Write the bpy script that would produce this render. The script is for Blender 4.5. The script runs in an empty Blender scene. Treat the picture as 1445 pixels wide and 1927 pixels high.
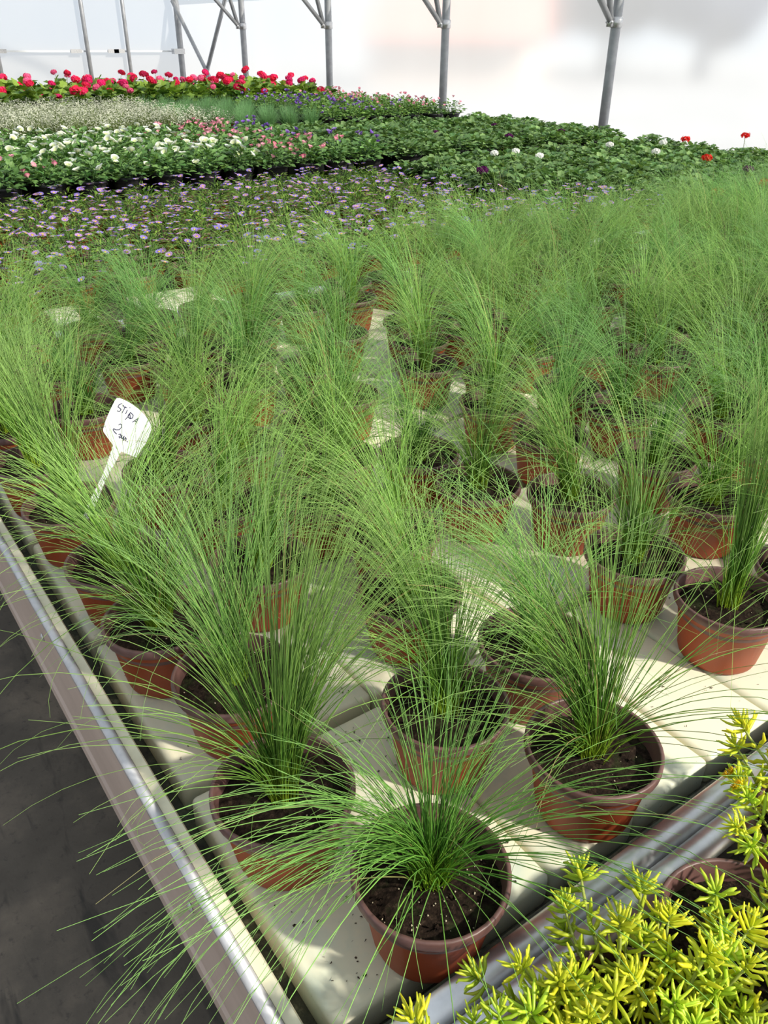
import bpy, bmesh, math, random
import numpy as np
from mathutils import Vector, Matrix, noise

# ------------------------------------------------------------------ camera
BZ = 0.72            # height of the growing surface of the benches above the floor
CH = 0.78            # camera above the growing surface
FPX = 1530.64        # focal length in pixels of the 1445 x 1927 frame
R = np.array([[0.81414297, -0.28655853, 0.50503013],
              [-0.58060801, -0.4138693, 0.70114659],
              [0.00809693, -0.86405811, -0.50332696]])
sc = bpy.context.scene
col = sc.collection
cam = bpy.data.cameras.new('camera')
cam.sensor_fit = 'HORIZONTAL'
cam.sensor_width = 36.0
cam.lens = FPX / 1445.0 * 36.0
cam.clip_start = 0.02
cam.clip_end = 500
camo = bpy.data.objects.new('camera', cam)
col.objects.link(camo)
camo.matrix_world = Matrix(((R[0, 0], -R[0, 1], -R[0, 2], 0),
                            (R[1, 0], -R[1, 1], -R[1, 2], 0),
                            (R[2, 0], -R[2, 1], -R[2, 2], BZ + CH), (0, 0, 0, 1)))
sc.camera = camo
# ------------------------------------------------------------------ world, sun, exposure
SKY = 0.90
SUN = 8.8
w = bpy.data.worlds.new('sky'); sc.world = w
w.use_nodes = True
bg = w.node_tree.nodes['Background']
bg.inputs[0].default_value = (0.80, 0.90, 1.0, 1)
bg.inputs[1].default_value = SKY
sun = bpy.data.lights.new('sun', 'SUN')
sun.energy = SUN
sun.angle = math.radians(2.2)
sun.color = (1.0, 0.93, 0.80)
suno = bpy.data.objects.new('sun', sun)
col.objects.link(suno)
SAZ, SEL = math.radians(-66), math.radians(38)
sdir = Vector((math.cos(SAZ) * math.cos(SEL), math.sin(SAZ) * math.cos(SEL), math.sin(SEL)))
suno.rotation_euler = sdir.to_track_quat('Z', 'Y').to_euler()
suno.location = (3, -6, 8)
sc.view_settings.view_transform = 'Standard'
sc.view_settings.look = 'None'
sc.view_settings.gamma = 1.0
sc.view_settings.use_curve_mapping = False
sc.view_settings.exposure = 0.0

# ------------------------------------------------------------------ helpers
rng = np.random.default_rng(7)


def tag(o, label=None, cat=None, group=None, kind=None):
    if label: o['label'] = label
    if cat: o['category'] = cat
    if group: o['group'] = group
    if kind: o['kind'] = kind
    return o


def obj(name, me, parent=None, loc=(0, 0, 0), rot=(0, 0, 0), s=1.0):
    o = bpy.data.objects.new(name, me)
    col.objects.link(o)
    o.parent = parent
    o.location = loc
    o.rotation_euler = rot
    o.scale = (s, s, s) if not hasattr(s, '__len__') else s
    return o


def empty(name, loc=(0, 0, 0), rot=0.0, s=1.0):
    o = obj(name, None, None, loc, (0, 0, rot), s)
    o.empty_display_size = 0.05
    return o


class MB:
    """collects vertices, faces, colours and material slots into one mesh"""

    def __init__(self):
        self.v = []; self.f = []; self.c = []; self.m = []

    def add(self, vs, fs, c=(1, 1, 1), m=0, cols=None):
        b = len(self.v)
        self.v += [tuple(p) for p in vs]
        self.f += [tuple(i + b for i in q) for q in fs]
        self.m += [m] * len(fs)
        self.c += cols if cols is not None else [c] * len(vs)

    def box(self, a, b, c=(1, 1, 1), m=0):
        x0, y0, z0 = a; x1, y1, z1 = b
        self.add([(x0, y0, z0), (x1, y0, z0), (x1, y1, z0), (x0, y1, z0), (x0, y0, z1), (x1, y0, z1), (x1, y1, z1), (x0, y1, z1)],
                 [(3, 2, 1, 0), (4, 5, 6, 7), (0, 1, 5, 4), (1, 2, 6, 5), (2, 3, 7, 6), (3, 0, 4, 7)], c, m)

    def lathe(self, prof, n=32, c=(1, 1, 1), m=0, loc=(0, 0, 0), cap=False):
        vs = []; fs = []
        for r, z in prof:
            for k in range(n):
                a = 2 * math.pi * k / n
                vs.append((loc[0] + r * math.cos(a), loc[1] + r * math.sin(a), loc[2] + z))
        for i in range(len(prof) - 1):
            for k in range(n):
                k2 = (k + 1) % n
                fs.append((i * n + k, i * n + k2, (i + 1) * n + k2, (i + 1) * n + k))
        if cap:
            fs.append(tuple(range(n))[::-1])
            fs.append(tuple(range((len(prof) - 1) * n, len(prof) * n)))
        self.add(vs, fs, c, m)

    def tube(self, pts, rad, n=8, c=(1, 1, 1), m=0, cols=None, cap=True):
        P = [Vector(p) for p in pts]
        if not hasattr(rad, '__len__'): rad = [rad] * len(P)
        vs = []; fs = []; cc = []
        nrm = None
        for i, p in enumerate(P):
            t = (P[min(i + 1, len(P) - 1)] - P[max(i - 1, 0)]).normalized()
            if nrm is None:
                nrm = t.orthogonal().normalized()
            else:
                nrm = (nrm - t * nrm.dot(t))
                nrm = nrm.normalized() if nrm.length > 1e-6 else t.orthogonal().normalized()
            b = t.cross(nrm)
            for k in range(n):
                a = 2 * math.pi * k / n
                vs.append(p + (nrm * math.cos(a) + b * math.sin(a)) * rad[i])
                cc.append(cols[i] if cols else c)
        for i in range(len(P) - 1):
            for k in range(n):
                k2 = (k + 1) % n
                fs.append((i * n + k, i * n + k2, (i + 1) * n + k2, (i + 1) * n + k))
        if cap:
            fs.append(tuple(range(n))[::-1]); fs.append(tuple(range((len(P) - 1) * n, len(P) * n)))
        self.add(vs, fs, m=m, cols=cc)

    def mesh(self, name, mats, smooth=True):
        me = bpy.data.meshes.new(name)
        me.from_pydata(self.v, [], self.f)
        ca = me.color_attributes.new('Col', 'FLOAT_COLOR', 'POINT')
        a = np.ones((len(self.v), 4), dtype=np.float32)
        a[:, :3] = np.array(self.c, dtype=np.float32).reshape(-1, 3)
        ca.data.foreach_set('color', a.ravel())
        for mt in (mats if isinstance(mats, (list, tuple)) else [mats]): me.materials.append(mt)
        me.polygons.foreach_set('material_index', self.m)
        me.polygons.foreach_set('use_smooth', [smooth] * len(self.f))
        me.update()
        return me


def bevel_box(name, sx, sy, sz, bev, seg, mat):
    bm = bmesh.new()
    bmesh.ops.create_cube(bm, size=1.0)
    for v in bm.verts: v.co = Vector((v.co.x * sx, v.co.y * sy, v.co.z * sz))
    bmesh.ops.bevel(bm, geom=[e for e in bm.edges], offset=bev, segments=seg, affect='EDGES', profile=0.5)
    me = bpy.data.meshes.new(name); bm.to_mesh(me); bm.free()
    for p in me.polygons: p.use_smooth = True
    me.materials.append(mat)
    return me


def extrude_profile(mb, prof, y0, y1, c=(1, 1, 1), m=0, axis='Y'):
    n = len(prof)
    vs = [(x, y0, z) for x, z in prof] + [(x, y1, z) for x, z in prof]
    if axis == 'X': vs = [(y, x, z) for x, y, z in vs]
    fs = [(i, (i + 1) % n, n + (i + 1) % n, n + i) for i in range(n)]
    fs += [tuple(range(n))[::-1], tuple(range(n, 2 * n))]
    mb.add(vs, fs, c, m)


# ------------------------------------------------------------------ pixel helper (a pixel gives a direction; the plane it meets gives the distance)
CAMP = np.array([0, 0, BZ + CH])


def pray(x, y):
    d = R @ np.array([x - 722.5, y - 963.5, FPX]); return d / np.linalg.norm(d)


def on_z(x, y, z):
    d = pray(x, y); t = (z - CAMP[2]) / d[2]; return CAMP + d * t


def proj(p):
    c = R.T @ (np.array(p) - CAMP)
    if c[2] < 0.05: return None
    return 722.5 + FPX * c[0] / c[2], 963.5 + FPX * c[1] / c[2], c[2]


def seen(x, y, z=0.0, mx=260, top=0.45):
    a = proj((x, y, BZ + z)); b = proj((x, y, BZ + z + top))
    if a is None or b is None: return False
    return -mx < a[0] < 1445 + mx and b[1] < 1927 + 150 and a[1] > -50


# ------------------------------------------------------------------ materials
def mat(name):
    m = bpy.data.materials.new(name); m.use_nodes = True
    return m, m.node_tree, m.node_tree.nodes['Principled BSDF']


def N(nt, t, **kw):
    n = nt.nodes.new(t)
    for k, v in kw.items():
        if k in n.inputs: n.inputs[k].default_value = v
        else: setattr(n, k, v)
    return n


def ramp(nt, fac, stops):
    r = nt.nodes.new('ShaderNodeValToRGB')
    e = r.color_ramp.elements
    while len(e) < len(stops): e.new(0.5)
    for i, (p, c) in enumerate(stops):
        e[i].position = p; e[i].color = (*c, 1) if len(c) == 3 else c
    nt.links.new(fac, r.inputs['Fac'])
    return r.outputs['Color']


def mixc(nt, a, b, fac, mode='MIX'):
    n = nt.nodes.new('ShaderNodeMix'); n.data_type = 'RGBA'; n.blend_type = mode
    for sock, v in ((n.inputs[6], a), (n.inputs[7], b), (n.inputs[0], fac)):
        if hasattr(v, 'links'): nt.links.new(v, sock)
        else: sock.default_value = (*v, 1) if hasattr(v, '__len__') else v
    return n.outputs[2]


def noise_tex(nt, scale, detail=4, rough=0.55, coord='pos', dist=0.0, stretch=None):
    if coord == 'pos': src = nt.nodes.new('ShaderNodeNewGeometry').outputs['Position']
    else: src = nt.nodes.new('ShaderNodeTexCoord').outputs['Object']
    if stretch:
        mp = N(nt, 'ShaderNodeMapping'); mp.inputs['Scale'].default_value = stretch
        nt.links.new(src, mp.inputs['Vector']); src = mp.outputs['Vector']
    n = N(nt, 'ShaderNodeTexNoise', Scale=scale, Detail=detail, Roughness=rough, Distortion=dist)
    nt.links.new(src, n.inputs['Vector'])
    return n.outputs['Fac']


def bump(nt, b, h, strength, dist=0.002):
    n = N(nt, 'ShaderNodeBump', Strength=strength, Distance=dist)
    nt.links.new(h, n.inputs['Height']); nt.links.new(n.outputs['Normal'], b.inputs['Normal'])


def simple(name, c, rough=0.5, metal=0.0, var=0.15, scale=40, bumps=0.0):
    m, nt, b = mat(name)
    f = noise_tex(nt, scale)
    lo = tuple(x * (1 - var) for x in c); hi = tuple(min(1, x * (1 + var)) for x in c)
    nt.links.new(ramp(nt, f, [(0.3, lo), (0.7, hi)]), b.inputs['Base Color'])
    b.inputs['Roughness'].default_value = rough; b.inputs['Metallic'].default_value = metal
    if bumps: bump(nt, b, f, bumps)
    return m


def leafmat(name, rough=0.45, trans=0.35, spec=0.3, tint=(1, 1, 1), through=(1.0, 1.0, 0.55)):
    """colour comes from the per-leaf attribute; thin leaves let light through"""
    m, nt, b = mat(name)
    a = N(nt, 'ShaderNodeAttribute'); a.attribute_name = 'Col'
    oi = nt.nodes.new('ShaderNodeObjectInfo')
    hsv = N(nt, 'ShaderNodeHueSaturation')
    mr = N(nt, 'ShaderNodeMapRange'); mr.inputs['To Min'].default_value = 0.82; mr.inputs['To Max'].default_value = 1.18
    nt.links.new(oi.outputs['Random'], mr.inputs['Value'])
    nt.links.new(mr.outputs['Result'], hsv.inputs['Value'])
    nt.links.new(a.outputs['Color'], hsv.inputs['Color'])
    c = mixc(nt, hsv.outputs['Color'], tint, 1.0, 'MULTIPLY')
    nt.links.new(c, b.inputs['Base Color'])
    b.inputs['Roughness'].default_value = rough
    b.inputs['Specular IOR Level'].default_value = spec
    t = N(nt, 'ShaderNodeBsdfTranslucent')
    nt.links.new(mixc(nt, c, through, 1.0, 'MULTIPLY'), t.inputs['Color'])
    mx = N(nt, 'ShaderNodeMixShader'); mx.inputs[0].default_value = trans
    nt.links.new(b.outputs[0], mx.inputs[1]); nt.links.new(t.outputs[0], mx.inputs[2])
    nt.links.new(mx.outputs[0], nt.nodes['Material Output'].inputs['Surface'])
    return m


M = {}
M['grass'] = leafmat('grass_blade', 0.42, 0.35, 0.35)
M['leaf'] = leafmat('leaf', 0.5, 0.28, 0.3)
M['petal'] = leafmat('petal', 0.6, 0.35, 0.2, through=(1, 1, 1))
M['sedum'] = leafmat('sedum_leaf', 0.38, 0.30, 0.4)

# terracotta coloured plastic
m, nt, b = mat('terracotta_plastic')
f = noise_tex(nt, 30, 5); f2 = noise_tex(nt, 260, 2)
cc = ramp(nt, f, [(0.25, (0.33, 0.068, 0.022)), (0.75, (0.41, 0.088, 0.030))])
cc = mixc(nt, cc, (0.62, 0.42, 0.32), ramp(nt, f2, [(0.70, (0, 0, 0)), (0.78, (0.5, 0.5, 0.5))]))
nt.links.new(cc, b.inputs['Base Color']); b.inputs['Roughness'].default_value = 0.42
t = N(nt, 'ShaderNodeBsdfTranslucent'); t.inputs['Color'].default_value = (0.85, 0.17, 0.04, 1)
mx = N(nt, 'ShaderNodeMixShader'); mx.inputs[0].default_value = 0.22
nt.links.new(b.outputs[0], mx.inputs[1]); nt.links.new(t.outputs[0], mx.inputs[2])
nt.links.new(mx.outputs[0], nt.nodes['Material Output'].inputs['Surface'])
M['pot'] = m
M['rim'] = simple('brown_rim_plastic', (0.115, 0.058, 0.052), 0.45, 0, 0.25, 60)
M['blackpot'] = simple('black_plastic', (0.018, 0.018, 0.020), 0.42, 0, 0.3, 50)
# potting soil
m, nt, b = mat('potting_soil')
f = noise_tex(nt, 190, 6, 0.65); f2 = noise_tex(nt, 45, 4)
cc = ramp(nt, f, [(0.3, (0.006, 0.004, 0.003)), (0.55, (0.022, 0.014, 0.010)), (0.8, (0.085, 0.058, 0.04))])
cc = mixc(nt, cc, (0.025, 0.035, 0.012), ramp(nt, f2, [(0.52, (0, 0, 0)), (0.66, (0.6, 0.6, 0.6))]))
nt.links.new(cc, b.inputs['Base Color']); b.inputs['Roughness'].default_value = 0.95; b.inputs['Specular IOR Level'].default_value = 0.1
bump(nt, b, f, 0.9, 0.004)
M['soil'] = m
M['perlite'] = simple('perlite', (0.50, 0.44, 0.31), 0.9, 0, 0.2, 300)
M['crumb'] = simple('soil_crumb', (0.05, 0.035, 0.022), 0.9, 0, 0.4, 300)
# cream plastic growing panel, green algae and dirt
m, nt, b = mat('cream_panel_plastic')
f = noise_tex(nt, 9, 5, 0.6); f2 = noise_tex(nt, 150, 4, 0.7); f3 = noise_tex(nt, 28, 3)
cc = ramp(nt, f, [(0.30, (0.55, 0.63, 0.53)), (0.50, (0.71, 0.69, 0.53)), (0.75, (0.76, 0.71, 0.53))])
cc = mixc(nt, cc, (0.45, 0.55, 0.46), ramp(nt, f3, [(0.55, (0, 0, 0)), (0.8, (0.5, 0.5, 0.5))]))
cc = mixc(nt, cc, (0.10, 0.08, 0.05), ramp(nt, f2, [(0.66, (0, 0, 0)), (0.74, (0.85, 0.85, 0.85))]))
nt.links.new(cc, b.inputs['Base Color']); b.inputs['Roughness'].default_value = 0.48
M['pad'] = m
# wet dirty tray with moss
m, nt, b = mat('mossy_tray')
f = noise_tex(nt, 60, 6, 0.7); f2 = noise_tex(nt, 14, 3)
cc = ramp(nt, f, [(0.35, (0.012, 0.012, 0.008)), (0.55, (0.05, 0.05, 0.028)), (0.75, (0.22, 0.21, 0.13))])
cc = mixc(nt, cc, (0.04, 0.06, 0.035), ramp(nt, f2, [(0.45, (0, 0, 0)), (0.6, (0.6, 0.6, 0.6))]))
nt.links.new(cc, b.inputs['Base Color']); b.inputs['Roughness'].default_value = 0.6
bump(nt, b, f, 0.6, 0.004)
M['tray'] = m
# metals
m, nt, b = mat('galvanised_steel')
f = noise_tex(nt, 35, 5, 0.6); f2 = noise_tex(nt, 8, 3)
nt.links.new(ramp(nt, f, [(0.3, (0.44, 0.45, 0.48)), (0.7, (0.60, 0.61, 0.65))]), b.inputs['Base Color'])
b.inputs['Metallic'].default_value = 0.55
nt.links.new(ramp(nt, f2, [(0.3, (0.48,) * 3), (0.7, (0.60,) * 3)]), b.inputs['Roughness'])
M['galv'] = m
M['pipe'] = simple('bright_steel_tube', (0.74, 0.75, 0.77), 0.33, 0.75, 0.18, 30)
m, nt, b = mat('anodised_rail')
f = noise_tex(nt, 20, 5, 0.6, stretch=(1, 0.15, 1))
nt.links.new(ramp(nt, f, [(0.3, (0.44, 0.345, 0.295)), (0.7, (0.55, 0.44, 0.38))]), b.inputs['Base Color'])
b.inputs['Metallic'].default_value = 0.1; b.inputs['Roughness'].default_value = 0.5
M['rail'] = m
M['cream'] = simple('cream_edge', (0.74, 0.71, 0.53), 0.5, 0, 0.12, 30)
M['frame'] = simple('grey_frame_steel', (0.33, 0.34, 0.36), 0.42, 0.4, 0.15, 12)
M['clamp'] = simple('zinc_clamp', (0.62, 0.62, 0.63), 0.35, 0.7, 0.15, 60)
# floor
m, nt, b = mat('stained_concrete')
f = noise_tex(nt, 3.2, 7, 0.62); f2 = noise_tex(nt, 45, 5, 0.7); f3 = noise_tex(nt, 5.5, 4, 0.6, dist=0.6, stretch=(2.2, 0.55, 1)); f4 = noise_tex(nt, 0.9, 2)
cc = ramp(nt, f, [(0.25, (0.060, 0.050, 0.040)), (0.5, (0.115, 0.096, 0.077)), (0.75, (0.26, 0.21, 0.16))])
cc = mixc(nt, cc, (0.025, 0.023, 0.021), ramp(nt, f3, [(0.56, (0, 0, 0)), (0.66, (0.75, 0.75, 0.75))]))
cc = mixc(nt, cc, (0.035, 0.032, 0.03), ramp(nt, f2, [(0.56, (0, 0, 0)), (0.70, (0.6, 0.6, 0.6))]))
nt.links.new(cc, b.inputs['Base Color']); b.inputs['Roughness'].default_value = 0.7
bump(nt, b, f2, 0.25, 0.003)
M['floor'] = m
# milky greenhouse film: scatters most of the light, lets some straight through
def film(name, clear, milky, colr, blur=0.0):
    m, nt, b = mat(name)
    nt.nodes.remove(b)
    t = N(nt, 'ShaderNodeBsdfTranslucent'); t.inputs['Color'].default_value = (*colr, 1)
    d = N(nt, 'ShaderNodeBsdfDiffuse'); d.inputs['Color'].default_value = (*colr, 1)
    if blur:
        tr = N(nt, 'ShaderNodeBsdfRefraction', IOR=1.04, Roughness=blur)
    else:
        tr = N(nt, 'ShaderNodeBsdfTransparent')
    tr.inputs['Color'].default_value = (1, 1, 1, 1)
    f = noise_tex(nt, 0.8, 3, stretch=(1, 1, 0.3))
    m1 = N(nt, 'ShaderNodeMixShader'); m1.inputs[0].default_value = milky
    nt.links.new(d.outputs[0], m1.inputs[1]); nt.links.new(t.outputs[0], m1.inputs[2])
    m2 = N(nt, 'ShaderNodeMixShader')
    nt.links.new(ramp(nt, f, [(0.3, (1 - clear - 0.04,) * 3), (0.7, (1 - clear + 0.04,) * 3)]), m2.inputs[0])
    nt.links.new(tr.outputs[0], m2.inputs[1]); nt.links.new(m1.outputs[0], m2.inputs[2])
    nt.links.new(m2.outputs[0], nt.nodes['Material Output'].inputs['Surface'])
    return m


M['film'] = film('milky_wall_film', 0.50, 0.72, (0.97, 0.97, 0.98), 0.50)
M['rooffilm'] = film('roof_film', 0.63, 0.60, (0.45, 0.45, 0.45))
M['tag'] = simple('white_tag_plastic', (0.80, 0.82, 0.84), 0.4, 0, 0.04, 80)
M['ink'] = simple('ink', (0.015, 0.014, 0.07), 0.5, 0, 0.2, 200)
M['yard'] = simple('outside_yard', (0.30, 0.31, 0.33), 0.9, 0, 0.2, 0.4)
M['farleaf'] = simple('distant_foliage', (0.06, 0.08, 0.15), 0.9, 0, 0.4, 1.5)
M['farroof'] = simple('roof_tiles', (0.50, 0.24, 0.20), 0.8, 0, 0.2, 2)
M['farwall'] = simple('rendered_wall', (0.62, 0.52, 0.46), 0.8, 0, 0.1, 2)

# ------------------------------------------------------------------ setting
XW, YG, XL, YF = 6.46, 15.0, -2.5, -5.5
XC, AX, AZ0, AZ = (XW + XL) / 2, (XW - XL) / 2, 1.95, 1.9


def arch(t, grow=0.0):   # t 0 right foot of the curve .. pi left foot
    return XC + (AX + grow) * math.cos(t), AZ0 + (AZ + grow) * math.sin(t)


mb = MB(); mb.box((XL - 1, YF - 1, -0.1), (XW + 0.3, YG + 0.3, 0)); tag(obj('floor', mb.mesh('floor', M['floor'], False)), 'dark stained concrete floor of the greenhouse', 'floor', kind='structure')


def sheet(name, quads, m, label):
    mb = MB()
    for q in quads: mb.add(q, [tuple(range(len(q)))])
    o = obj(name, mb.mesh(name, m, False)); tag(o, label, 'wall', kind='structure'); return o


sheet('wall_right', [[(XW, YF, 0), (XW, YG, 0), (XW, YG, AZ0), (XW, YF, AZ0)]], M['film'], 'milky plastic film side wall of the greenhouse')
sheet('wall_left', [[(XL, YF, 0), (XL, YG, 0), (XL, YG, AZ0), (XL, YF, AZ0)]], M['film'], 'milky plastic film side wall behind the aisle')
arcp = [arch(math.pi * i / 20) for i in range(21)]
sheet('wall_back', [[(XW, YG, 0), (XL, YG, 0)] + [(x, YG, z) for x, z in arcp[::-1]]], M['film'], 'milky plastic film end wall of the greenhouse')
sheet('wall_front', [[(XW, YF, 0), (XL, YF, 0)] + [(x, YF, z) for x, z in arcp[::-1]]], M['film'], 'plastic film end wall behind the viewer')
o = sheet('ceiling', [[(arcp[i][0], YF, arcp[i][1]), (arcp[i + 1][0], YF, arcp[i + 1][1]), (arcp[i + 1][0], YG, arcp[i + 1][1]), (arcp[i][0], YG, arcp[i][1])] for i in range(20)], M['rooffilm'], 'arched plastic film roof of the greenhouse')
o['category'] = 'ceiling'

# outside, seen dimly through the film
mb = MB(); mb.box((-60, -60, -0.5), (120, 120, -0.12)); tag(obj('ground', mb.mesh('ground', M['yard'], False)), 'pale yard outside the plastic wall', 'ground', kind='structure')


def blob_tree(x, y, h, r, label):
    t = empty('tree', (x, y, -0.12)); tag(t, label, 'tree', 'trees outside the film wall')
    mb = MB(); mb.tube([(0, 0, 0), (0.1, 0, h * 0.35), (0, 0.1, h * 0.6)], [0.35, 0.28, 0.18], 8); obj('trunk', mb.mesh('trunk', M['farleaf']), t)
    bm = bmesh.new(); bmesh.ops.create_icosphere(bm, subdivisions=3, radius=1)
    for v in bm.verts:
        n_ = 1 + 0.35 * noise.noise(v.co * 1.7 + Vector((x, y, 0)))
        v.co = Vector((v.co.x * r * n_, v.co.y * r * n_, h * 0.62 + v.co.z * h * 0.40 * n_))
    me = bpy.data.meshes.new('crown'); bm.to_mesh(me); bm.free(); me.materials.append(M['farleaf'])
    for p in me.polygons: p.use_smooth = True
    obj('crown', me, t)


blob_tree(36, 40.0, 6.5, 4.2, 'hazy bluish tree behind the film beside the pink roof')
blob_tree(37, 34.0, 9.0, 3.6, 'hazy tall tree behind the film at the right post')
blob_tree(36, 27.0, 8.0, 3.6, 'hazy bluish tree behind the film near the right edge')
hs = empty('house', (23, 29, -0.12), 0.75); tag(hs, 'hazy pinkish red roofed house behind the film', 'house')
mb = MB(); mb.box((-3.5, -3, 0), (3.5, 3, 1.6)); obj('house_wall', mb.mesh('house_wall', M['farwall'], False), hs)
mb = MB(); extrude_profile(mb, [(-4, 1.6), (4, 1.6), (0, 4.2)], -3.4, 3.4); obj('house_roof', mb.mesh('house_roof', M['farroof'], False), hs)

# ------------------------------------------------------------------ greenhouse frame
PY = [5.50, 7.82, 10.16, 12.52, 14.86]
PX = 6.38
CZ = BZ + 0.915
plab = ['grey steel side post rising at the right behind the green geranium bench', 'grey steel side post behind the end of the black pots',
        'grey steel side post beside the right end of the red geraniums', 'grey steel side post behind the red geraniums, next to the crossed braces',
        'grey steel corner post where the side wall meets the end wall']
for i, y in enumerate(PY):
    t = empty('frame_post', (PX, y, 0)); tag(t, plab[i], 'post', 'hoop posts along the film wall')
    pts = [(0, 0, 0), (0, 0, 1.2), (0, 0, AZ0 - 0.25)]
    for k in range(0, 21):
        x, z = arch(math.pi * k / 20, -0.08); pts.append((x - PX, 0, z))
    pts += [(XL + 0.08 - PX, 0, AZ0 - 0.25), (XL + 0.08 - PX, 0, 0)]
    mb = MB(); mb.tube(pts, 0.043 if i < 4 else 0.05, 14); obj('hoop_tube', mb.mesh('hoop_tube', M['frame']), t)
    if i < 4:
        mb = MB(); mb.tube([(0, 0, CZ - 0.04), (0, 0, CZ + 0.04)], 0.054, 14); mb.box((-0.10, -0.02, CZ - 0.035), (-0.03, 0.02, CZ + 0.03)); mb.tube([(-0.085, -0.035, CZ), (-0.085, 0.035, CZ)], 0.012, 8)
        obj('clamp', mb.mesh('clamp', M['clamp']), t)
        for dx, dz in ((-1.5, 1.45), (-0.42, 1.35)):
            mb = MB(); mb.tube([(-0.07, 0.0, CZ), (-0.07 + dx, 0, CZ + dz)], 0.026, 10); obj('brace', mb.mesh('brace', M['frame']), t)
    else:
        mb = MB(); mb.box((-0.14, -0.06, BZ + 0.52), (0.05, 0.06, BZ + 0.60)); obj('clamp', mb.mesh('clamp', M['clamp'], False), t)
for pts, lab in (([(PX - 0.06, 14.86, BZ + 1.28), (PX - 0.06, 12.7, 0.05)], 'slanting steel brace running down from the corner post'),
                 ([(PX - 0.02, 12.6, BZ + 1.7), (PX - 0.02, 14.7, 0.05)], 'dark slanting brace crossing in front of the side wall')):
    mb = MB(); mb.tube(pts, 0.032, 10); tag(obj('wall_brace', mb.mesh('wall_brace', M['frame'])), lab, 'brace')
for x, r_, lab in ((4.82, 0.033, 'thin steel upright of the end wall, left of the corner post'), (5.485, 0.03, 'thin steel upright of the end wall nearest the corner post'), (3.44, 0.035, 'thin steel upright of the end wall at the left picture edge')):
    mb = MB(); mb.tube([(x, 14.9, 0), (x, 14.9, AZ0 + 1.2)], r_, 10); tag(obj('end_wall_upright', mb.mesh('end_wall_upright', M['frame'])), lab, 'post')
t = empty('film_rail', (0, 14.96, BZ + 0.56)); tag(t, 'thin horizontal film rail across the end wall', 'rail')
mb = MB(); mb.box((XL, -0.012, -0.012), (XW, 0.012, 0.012)); obj('rail_bar', mb.mesh('rail_bar', M['tag'], False), t)
for x in (3.5, 4.65, 5.35, 5.25):
    mb = MB(); mb.box((x - 0.09, -0.03, -0.025), (x + 0.09, -0.012, 0.03)); obj('rail_clip', mb.mesh('rail_clip', M['clamp'], False), t)

# ------------------------------------------------------------------ benches
X0, X1 = 0.150, 5.82
padme = bevel_box('panel', 0.137, 0.322, 0.05, 0.008, 3, M['pad'])


def bench(name, y0, y1, label, panels, slab=-0.045, tube_front=True, tube_back=False):
    t = empty(name, (X0, y0, 0)); tag(t, label, 'bench')
    L = y1 - y0
    def part(nm, mb, m, smooth=False): return obj(nm, mb.mesh(nm, m, smooth), t)
    mb = MB(); mb.box((0.0305, 0.03, BZ - 0.075), (X1 - X0 - 0.02, L - 0.005, BZ + slab)); part('tray', mb, M['tray'])
    # left side rail: outer face with groove, rounded lip
    mb = MB(); extrude_profile(mb, [(0, -0.170), (-0.003, -0.150), (-0.003, -0.128), (0.003, -0.125), (0.003, -0.116), (-0.001, -0.113), (0.0, 0.020), (0.012, 0.020), (0.012, -0.170)], 0, L)
    o = part('side_rail', mb, M['rail']); o.location.z = BZ
    mb = MB(); extrude_profile(mb, [(-0.001, 0.021)] + [(0.0055 + 0.0065 * math.cos(a), 0.026 + 0.006 * math.sin(a)) for a in [math.pi - k * math.pi / 8 for k in range(9)]] + [(0.0125, 0.021)], 0, L)
    o = part('rail_lip', mb, M['galv'], True); o.location.z = BZ
    mb = MB(); extrude_profile(mb, [(0.0128, 0.024), (0.0245, 0.025), (0.027, 0.02), (0.030, -0.044), (0.0128, -0.044)], 0, L)
    o = part('tray_edge', mb, M['cream']); o.location.z = BZ
    for k in range(int(L / 0.55) + 1):
        mb = MB(); mb.lathe([(0.0, 0.003), (0.004, 0.0025), (0.007, 0.0)], 12); o = obj('rivet', mb.mesh('rivet', M['clamp']), t, (-0.001, 0.25 + 0.55 * k, BZ - 0.02), (0, -math.pi / 2, 0))
    mb = MB(); mb.box((X1 - X0 - 0.012, 0, BZ - 0.09), (X1 - X0, L, BZ + 0.02)); part('end_rail', mb, M['rail'])
    if tube_front:
        mb = MB(); mb.tube([(0.0, 0.0, BZ + 0.016), (X1 - X0, 0.0, BZ + 0.016)], 0.0155, 20); part('edge_tube', mb, M['pipe'], True)
        mb = MB(); mb.box((0.02, 0.012, BZ - 0.05), (X1 - X0 - 0.02, 0.017, BZ + 0.022)); part('tube_strip', mb, M['tray'])
    if tube_back:
        mb = MB(); mb.tube([(0.0, L, BZ + 0.016), (X1 - X0, L, BZ + 0.016)], 0.0155, 20); part('edge_tube', mb, M['pipe'], True)
        mb = MB(); mb.box((0.02, L - 0.038, BZ - 0.05), (X1 - X0 - 0.02, L - 0.034, BZ + 0.012)); part('tube_strip', mb, M['pad'])
    for x in (0.35, 2.8, 5.3):
        for y in (0.2, L - 0.2):
            mb = MB(); mb.box((x - 0.025, y - 0.025, 0), (x + 0.025, y + 0.025, BZ - 0.106)); part('leg', mb, M['frame'])
        mb = MB(); mb.box((x - 0.03, 0.05, BZ - 0.105), (x + 0.03, L - 0.05, BZ - 0.076)); part('crossbeam', mb, M['frame'])
    for (px, py) in panels:
        obj('panel', padme, t, (px - X0 + 0.068, py - y0 + 0.161, BZ - 0.0252))
    return t


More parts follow.
